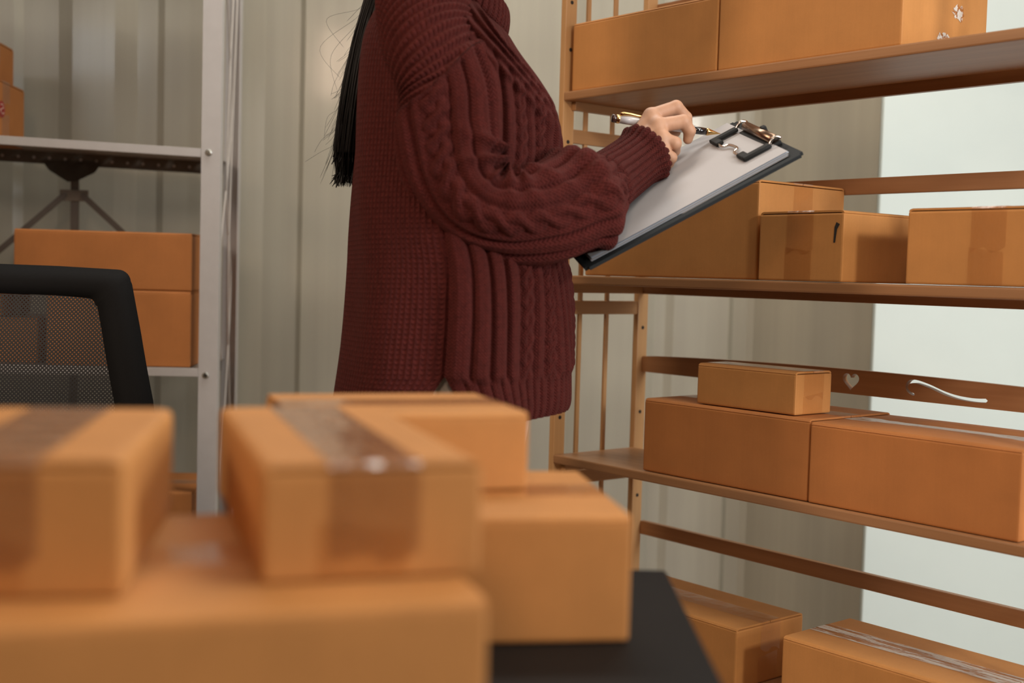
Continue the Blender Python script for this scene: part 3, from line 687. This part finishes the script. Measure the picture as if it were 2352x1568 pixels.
for s in (-1, 1):
    BC += [(P(-.09, s * .085, .86), P(-.075, s * .085, .48), .082, .055, .03), (P(-.075, s * .085, .48), P(-.10, s * .085, .10), .052, .036, .02),
           (P(-.10, s * .085, .05), P(.06, s * .095, .03), .035, .028, .02)]
bp_, bq, bt = sdf_mesh(BC, .006, .02)
off = 0; VV = []; FF = []
for p_, q_ in ((bp_, bq), (rp, rq), (lp, lq)):
    VV.append(p_); FF.append(q_[:, ::-1] + off); off += len(p_)
ROOT = np.array([-.09, PYC, 0])
person = empty('person', tuple(ROOT), 0, 'person in a burgundy cable-knit sweater with long black hair, writing on a clipboard', 'person')
me = npmesh('body', np.concatenate(VV) - ROOT, np.concatenate(FF)); link('body', me, M_SKIN, person)
M_EYE = simple('eye_white', (.75, .73, .70), .2); M_IRIS = simple('dark_iris', (.03, .018, .012), .1); M_LIP = simple('lips', (.42, .14, .12), .4)
for s in (-1, 1):
    bm = bmesh.new(); bmesh.ops.create_uvsphere(bm, u_segments=16, v_segments=10, radius=.0115); bmesh.ops.translate(bm, vec=Vector(P(-.0098, s * .032, 1.545) - ROOT), verts=bm.verts[:]); e_ = bobj('eye', bm, M_EYE, person, True)
    bm = bmesh.new(); bmesh.ops.create_uvsphere(bm, u_segments=12, v_segments=8, radius=.0064); bmesh.ops.translate(bm, vec=Vector(P(-.0040, s * .032, 1.5435) - ROOT), verts=bm.verts[:]); bobj('iris', bm, M_IRIS, e_, True)
    bm = bmesh.new(); add_tube(bm, [Vector(P(-.002 - .25 * abs(y) * abs(y) * 10, s * (.032 + y), 1.567 - 2 * y * y * 3) - ROOT) for y in np.linspace(-.018, .018, 9)], [.0010, .002, .0026, .0028, .0028, .0026, .0022, .0016, .0008], 6); bobj('eyebrow', bm, M_HAIR, person, True)
for z_, r_ in ((1.4785, .0052), (1.4690, .0058)):
    bm = bmesh.new(); add_tube(bm, [Vector(P(.0085 - 22 * y * y, y, z_ + (.0015 - 3 * y * y) * (1 if z_ > 1.475 else -1)) - ROOT) for y in np.linspace(-.022, .022, 11)], [.001] + [r_ * (1 - abs(t_) ** 2.5) + .001 for t_ in np.linspace(-.9, .9, 9)] + [.001], 8); bobj('lip', bm, M_LIP, person, True)
# trousers and shoes
TC = []
for s in (-1, 1): TC += [(P(-.09, s * .085, .86), P(-.08, s * .09, .45), .100, .082, .03), (P(-.08, s * .09, .45), P(-.09, s * .09, .09), .080, .070, .02)]
TC += [(P(-.09, -.05, .93), P(-.09, .05, .93), .108, .108, .03), (P(-.09, -.082, .86), P(-.09, .082, .86), .112, .112, .03), (P(-.09, -.082, .80), P(-.09, .082, .80), .110, .110, .03)]
tp, tq, tt_ = sdf_mesh(TC, .006, .02); link('trousers', npmesh('trousers', tp - ROOT, tq[:, ::-1]), M_TROUSERS, person)
for s in (-1, 1):
    sp_, sq, st_ = sdf_mesh([(P(-.11, s * .088, .045), P(-.02, s * .09, .045), .043, .042, .02), (P(-.02, s * .09, .04), P(.075, s * .095, .036), .042, .033, .02)], .004, .01)
    sp_[:, 2] = np.maximum(sp_[:, 2], .002); link('shoe', npmesh('shoe', sp_ - ROOT, sq[:, ::-1]), M_SHOE, person)

# ---- sweater: a loft for the trunk, one for each sleeve, one for the collar, in one mesh
SV, SF, SUV, SWF = [], [], [], []; soff = 0
def add_grid(V, U, Wf, wrap=False):
    """V (rows, cols, 3)"""
    global soff
    r, c = V.shape[:2]; idx = np.arange(r * c).reshape(r, c) + soff
    a, b, d, e = idx[:-1, :-1], idx[:-1, 1:], idx[1:, 1:], idx[1:, :-1]
    SV.append(V.reshape(-1, 3)); SUV.append(U.reshape(-1, 2)); SWF.append(Wf.reshape(-1)); SF.append(np.stack([a, b, d, e], -1).reshape(-1, 4)); soff += r * c
def gauss(x, m, s): return np.exp(-((x - m) / s) ** 2)
def ribs(u, pitch): return np.clip(1.45 * np.abs(np.sin(PI * u / pitch)) - .22, 0, 1) ** .65
def cable(u, v, uc, width, length, amp):
    """two strands crossing over each other"""
    ph = 2 * PI * v / length; h = 0
    for q in (0, PI):
        c = uc + width * .26 * np.sin(ph + q); h = np.maximum(h, np.clip(1 - ((u - c) / (width * .30)) ** 2, 0, 1) * (.75 + .25 * np.cos(ph + q)))
    return amp * h
# trunk rows: front pixel, back pixel, half width
rows_ = [((1150, 78), (985, -48), .082), ((1174, 104), (930, -15), .140), ((1201, 150), (884, 25), .180), ((1237, 205), (850, 85), .200), ((1262, 255), (835, 150), .209), ((1274, 312), (826, 240), .215),
         ((1275, 385), (819, 350), .219), ((1258, 470), (815, 455), .221), ((1262, 540), (812, 540), .222), ((1288, 612), (809, 612), .225), ((1299, 700), (800, 700), .229), ((1302, 800), (786, 800), .234), ((1303, 900), (769, 900), .240), ((1297, 928), (762, 948), .242)]
NR, NC = 420, 900
Fp = catmull([at(*f, PYC) for f, b, w in rows_], NR); Bp = catmull([at(*b, PYC) for f, b, w in rows_], NR); Wd = catmull([[w * .93] for f, b, w in rows_], NR)[:, 0]
fr = np.linspace(0, 1, NC)[None, :]
Cc = (Fp + Bp) / 2; e1 = (Fp - Bp) / 2
dl = np.r_[0, np.cumsum(np.linalg.norm(np.diff(Cc, axis=0), axis=1))]; vv = (dl[-1] - dl)[:, None]           # height above the hem
zz = Cc[:, 2][:, None]
ap = .872                                                             # top of the side slit
open_ = np.clip((ap - zz) / .06, 0, None) * .10
th = PI / 2 - 2 * PI * fr - 0 * zz
d_near = np.where(fr < .5, fr, 1 - fr)
sgn = np.where(fr < .5, -1, 1)
th = th + sgn * open_ * np.exp(-(d_near / .10) ** 2) * 1.5
ct, st = np.cos(th), np.sin(th); ex = 2 / 2.35
sc_ = np.sign(ct) * np.abs(ct) ** ex; ss_ = np.sign(st) * np.abs(st) ** ex
rad = e1[:, None, :] * sc_[..., None] + np.array([0, -1.0, 0]) * (Wd[:, None] * ss_)[..., None]
nrm = rad / np.linalg.norm(rad, axis=-1, keepdims=True)
per = 1.20; um = fr * per + 0 * zz
front = (fr < .5) + 0 * zz
A_ = np.clip((1.36 - zz) / .10, .25, 1)
h = front * (.0088 * ribs(um, per / 44) * A_)
fm = (fr < .5)
for uc, wd_ in ((.102 * per, .030), (.148 * per, .030), (.25 * per, .036), (.352 * per, .030)):
    near_c = gauss(um, uc, wd_ * .62); h = h * (1 - .85 * np.clip(near_c * 1.4, 0, 1)) + cable(um, vv, uc, wd_, .048, .0078) * A_
crz = sum(gauss(zz - sl * (fr * per - u0), z0, .016) for z0, u0, sl in ((1.350, .075, -.62), (1.322, .080, -.60), (1.292, .09, -.58))) * gauss(fr * per, .08, .10)
h = h * front * (1 - .75 * np.clip(crz, 0, 1))
hemz = np.clip((.872 - zz) / .01, 0, 1)
h = np.where(fm, h * (1 - hemz) + hemz * .0035 * ribs(um, per / 70), h)
# soft hanging folds of the cloth
h = h + .006 * np.sin(um * 23 + 1.3 * np.sin(zz * 9)) * np.clip((1.15 - zz) / .25, 0, 1) * .8 + .003 * np.sin(um * 41 + zz * 14)
# creases running from the shoulder to the front of the chest
for q, (z0, u0, sl, w0, am) in enumerate([(1.350, .075, -.62, .0085, .021), (1.322, .080, -.60, .009, .020), (1.292, .09, -.58, .010, .017), (1.262, .10, -.50, .010, .009)]):
    uu = fr * per; h = h + am * gauss(zz - sl * (uu - u0), z0, w0) * gauss(uu, u0, .10) * fm
Vt = Cc[:, None, :] + rad + nrm * h[..., None]
# the belly gives way under the clipboard's lower edge
add_grid(Vt, np.stack([um, vv + 0 * um], -1), np.where(fm, 0, 1.0) + 0 * zz)
# inside of the hem
hem_in = np.stack([Vt[-1], Vt[-1] - nrm[-1] * .006 , Vt[-30] - nrm[-30] * .010], 0)
add_grid(hem_in, np.stack([um[:3], np.zeros((3, NC))], -1), np.zeros((3, NC)))

def sleeve(pts, NRr=460, NCc=420, seam=None, ruffle=None, cuff0=None, endcap=True, elbow=None):
    C = catmull([p[0] for p in pts], NRr); R = catmull([[p[1]] for p in pts], NRr)[:, 0]
    T = np.gradient(C, axis=0); T /= np.linalg.norm(T, axis=1)[:, None]
    v = np.r_[0, np.cumsum(np.linalg.norm(np.diff(C, axis=0), axis=1))]
    n0 = np.array([0, -1.0, 0]); E1 = n0 - T * (T @ n0)[:, None]; E1 /= np.linalg.norm(E1, axis=1)[:, None]; E2 = np.cross(T, E1)
    th = np.linspace(-PI, PI, NCc)[None, :]; V2 = v[:, None] + 0 * th; TH = th + 0 * V2
    return C, R, E1, E2, v, V2, TH
pl = [((955, -50, 1.66), 95), ((972, 20, 1.60), 112), ((990, 110, 1.566), 118), ((1024, 215, 1.552), 116), ((1031, 300, 1.545), 111), ((1046, 395, 1.540), 107), ((1092, 468, 1.538), 106), ((1170, 498, 1.542), 103),
      ((1255, 489, 1.555), 101), ((1326, 459, 1.585), 104), ((1372, 435, 1.625), 82), ((1405, 411, 1.655), 72), ((1447, 380, 1.685), 67), ((1485, 351, 1.704), 66)]
pts = [(at(*a), r * a[2] / FPX) for a, r in pl]
C, R, E1, E2, v, V2, TH = sleeve(pts)
NRr, NCc = V2.shape
def vat(px, py): 
    d = [np.hypot(*(np.array(a[:2]) - (px, py))) for a, r in pl]; i = int(np.argmin(d))
    return float(v[int(round(i / (len(pl) - 1) * (NRr - 1)))])
sgnE = 1.0 if E2[int(NRr * .25)][0] < 0 else -1.0      # +1 when theta grows towards the back
v_seam, v_el, v_ruf, v_cuff, v_end = vat(1015, 185), vat(1092, 468), vat(1340, 455), vat(1372, 436), v[-1]
circ = .37
seam_line = v_seam + .040 * np.sin(TH * sgnE)                            # the drop-shoulder seam slopes
yoke = 1 / (1 + np.exp((V2 - seam_line) / .0025))
cf = np.clip((V2 - v_cuff) / .006, 0, 1)
UM = TH / (2 * PI) * circ
h = .0078 * ribs(UM + .006, circ / 15)
nc = np.zeros_like(h)
for uc, wd_, ph in ((.012, .034, 0),):
    nc = gauss(UM, uc, wd_ * .62); h = h * (1 - .85 * np.clip(nc * 1.4, 0, 1)) + cable(UM, V2 + ph, uc, wd_, .046, .0075)
h = h * (1 - cf) + cf * .0034 * ribs(UM, circ / 26)
h = h * (1 - yoke) + yoke * .0022 * np.sin((V2 - .018 * TH * sgnE) * 2 * PI / .0105)
h = h + .004 * gauss(V2, seam_line, .0035)                             # the seam ridge
# ruffle where the sleeve bunches above the cuff
h = h + .017 * gauss(V2, v_ruf - .004 * np.cos(2 * TH), .014) * (.75 + .25 * np.cos(TH * 3 + 1)) - .006 * gauss(V2, v_cuff + .004, .007)
# gathers inside the elbow (towards the upper side of the bend) and slack along the upper arm
inn = -1.0 if (E2[int(NRr * .5)] @ np.array([0, 0, 1.0])) < 0 else 1.0
up_ = TH * inn
for dv, a0, sl, w0, am in ((-.055, 1.35, .030, .0085, .014), (-.030, 1.15, .020, .008, .014), (-.004, 1.25, .0, .008, .015), (.022, 1.15, -.018, .008, .013), (.048, 1.0, -.03, .009, .010), (.085, .9, -.04, .010, .007)):
    h = h + am * gauss(V2, v_el + dv + sl * (up_ - a0), w0) * gauss(up_, a0, .75)
h = h + .007 * np.sin(up_ * 3.0 + V2 * 18) * gauss(V2, v_el - .10, .09) + .006 * np.sin(up_ * 2.3 - V2 * 30) * gauss(V2, v_el + .06, .10)
h = h + .005 * gauss(V2, v_end - .004, .010) * (1 - .2 * np.sin(13 * TH))
Rr = R[:, None] + h - .004
Vs = C[:, None, :] + E1[:, None, :] * (np.cos(TH) * Rr)[..., None] + E2[:, None, :] * (np.sin(TH) * Rr)[..., None]
U_ = np.where(yoke > .5, (V2 - .018 * TH * sgnE) * .0090 / .0105, UM); V_ = np.where(yoke > .5, UM, V2)
add_grid(Vs, np.stack([U_, V_], -1), (yoke > .5) * 1.0)
# turned-in cuff edge
ci = np.stack([Vs[-1], Vs[-1] * .0 + C[-1] + E1[-1] * (np.cos(TH[-1]) * (Rr[-1] - .006))[:, None] + E2[-1] * (np.sin(TH[-1]) * (Rr[-1] - .006))[:, None], C[-40] + E1[-40] * (np.cos(TH[-1]) * (R[-40] - .010))[:, None] + E2[-40] * (np.sin(TH[-1]) * (R[-40] - .010))[:, None]], 0)
add_grid(ci, np.stack([UM[:3], V2[:3]], -1), np.zeros((3, NCc)))
# left sleeve
plL = [(np.array([-.11, 1.79, 1.36]), .055), (SHL + np.array([0, .01, .0]), .066), (SHL * .5 + ELL * .5 + np.array([-.01, .02, 0]), .066), (ELL + np.array([0, .0, .02]), .062), (ELL * .55 + wl * .45 + np.array([.0, .0, .0]), .056), (ELL * .2 + wl * .8, .045), (wl, .035), (bp(.256, -.04, -.050), .034)]
C2, R2, E12, E22, v2, V22, TH2 = sleeve(plL, 260, 300)
cf2 = np.clip((V22 - (v2[-1] - .07)) / .008, 0, 1); UM2 = TH2 / (2 * PI) * circ
h2 = (.0045 * ribs(UM2, circ / 16)) * (1 - cf2) + cf2 * .0035 * ribs(UM2, circ / 26)
Rr2 = R2[:, None] + h2 - .003
Vs2 = C2[:, None, :] + E12[:, None, :] * (np.cos(TH2) * Rr2)[..., None] + E22[:, None, :] * (np.sin(TH2) * Rr2)[..., None]
add_grid(Vs2, np.stack([UM2, V22], -1), np.zeros_like(UM2))
# collar: rings from the neckline up, then folded inside
rings = [((1152, 88), (985, -40), .083), ((1163, 78), (986, -50), .086), ((1168, 50), (990, -78), .084), ((1167, 26), (998, -105), .080), ((1161, 20), (1005, -112), .077), ((1150, 34), (1010, -98), .071), ((1140, 70), (1008, -60), .068)]
f_ = catmull([at(*a, PYC) for a, b, w in rings], 90); b_ = catmull([at(*b, PYC) for a, b, w in rings], 90); w_ = catmull([[w] for a, b, w in rings], 90)[:, 0]
tc = np.linspace(0, 2 * PI, 500)[None, :]; cc = (f_ + b_) / 2; ee = (f_ - b_) / 2
rr_ = ee[:, None, :] * np.cos(tc)[..., None] + np.array([0, -1.0, 0]) * (w_[:, None] * np.sin(tc))[..., None]
nr_ = rr_ / np.linalg.norm(rr_, axis=-1, keepdims=True); hh = .0028 * ribs(tc * .085, .0125) * np.linspace(1, 1, 90)[:, None]
vc = np.linspace(0, .09, 90)[:, None] + 0 * tc
add_grid(cc[:, None, :] + rr_ + nr_ * hh[..., None], np.stack([tc * .085 + 0 * vc, vc], -1), np.zeros_like(vc))
me = npmesh('sweater', np.concatenate(SV) - ROOT, np.concatenate(SF), np.concatenate(SUV), {'waffle': np.concatenate(SWF)})
link('sweater', me, M_KNIT, person)

# ---- hair: a solid fall plus strands
hv = [((858, -60), (905, -60), .055), ((838, 0), (880, 0), .058), ((812, 90), (855, 90), .060), ((790, 190), (838, 190), .058), ((775, 280), (828, 280), .050), ((768, 350), (822, 350), .040), ((772, 395), (812, 395), .020)]
lines = []
rg = np.random.default_rng(11)
head_top = P(-.10, 0, 1.60)
for q in range(1700):
    t = rg.uniform(0, 1); y = rg.normal(0, .42); y = float(np.clip(y, -1, 1)); end = rg.uniform(.80, 1.02); 
    if rg.random() < .55: t = rg.beta(.8, .8)
    pts_ = []
    st0 = P(-.17 + .05 * t, y * .07, 1.56 - .05 * t)
    pts_.append(P(-.10 + .02 * t, y * .06, 1.635)); pts_.append(P(-.165 - .01 * (1 - t), y * .075, 1.57)); pts_.append(P(-.172 - .008 * (1 - t) + .02 * t, y * .07, 1.47))
    for i, (a, b, w) in enumerate(hv):
        if i / (len(hv) - 1) > end: break
        px_ = a[0] + (b[0] - a[0]) * t; pts_.append(at(px_ + rg.normal(0, 1.2), a[1], PYC + y * w + .006))
    if end > .99: pts_.append(pts_[-1] + np.array([rg.normal(-.002, .004), rg.normal(0, .003), -rg.uniform(.004, .022)]))
    lines.append((catmull(pts_, 26), rg.uniform(.0006, .0012)))
for q in range(70):                                                    # stray hairs
    y = rg.uniform(-.8, .6); i0 = rg.integers(1, 5); a, b, w = hv[i0]; p0 = at(a[0] + 4, a[1], PYC + y * w)
    d = np.array([-rg.uniform(.002, .016), rg.normal(0, .006), -rg.uniform(.02, .09)]); p1 = p0 + d * .5 + np.array([-.002, 0, 0]); p2 = p0 + d + np.array([rg.uniform(-.016, .006), 0, rg.uniform(-.01, .01)])
    lines.append((catmull([p0 + np.array([.006, 0, .03]), p0, p1, p2], 16), .00022))
for (x0, y0, x1, y1, x2, y2) in ((826, 20, 750, 45, 790, 110), (820, 40, 735, 110, 782, 180), (815, 60, 760, 130, 775, 210), (770, 330, 735, 350, 700, 372), (768, 300, 740, 320, 722, 350), (776, 250, 752, 270, 744, 320), (790, 150, 768, 190, 760, 220)):
    lines.append((catmull([at(x0 + 14, y0 - 30, 1.70), at(x0, y0, 1.70), at(x1, y1, 1.70), at(x2, y2, 1.70)], 24), .00020))
bm = bmesh.new()
for l_, r_ in lines: add_tube(bm, [tuple(p - ROOT) for p in l_], [r_] * (len(l_) - 1) + [r_ * .3], 4, cap=False)
# solid core of the fall and the cap of hair on the head
for i in range(5):
    pass
core = [tuple((at((a[0] * .7 + b[0] * .3) + 6, a[1], PYC + .006)) - ROOT) for a, b, w in hv[:-1]]
hr = bobj('hair', bm, M_HAIR, person, True)
HC = [(P(-.105, 0, 1.56), P(-.10, 0, 1.56), .099, .097, .02), (P(-.14, 0, 1.52), P(-.165, 0, 1.44), .075, .055, .02)]
prev = P(-.165, 0, 1.44)
for a, b, w in hv[:4]:
    cpt = at(a[0] * .42 + b[0] * .58, a[1], PYC)
    for s in (-.55, 0, .55): HC.append((cpt + np.array([0, s * w * 1.0, .0]), cpt + np.array([.0, s * w, -.05]), .0105, .0095, .012))
hp, hq, ht = sdf_mesh(HC, .004, .012)
keep = ~((hp[:, 0] > -.045) & (hp[:, 2] < 1.615)); 
fk = keep[hq].all(1); me = npmesh('hair_mass', hp - ROOT, hq[fk][:, ::-1]); link('hair_mass', me, M_HAIR, person)
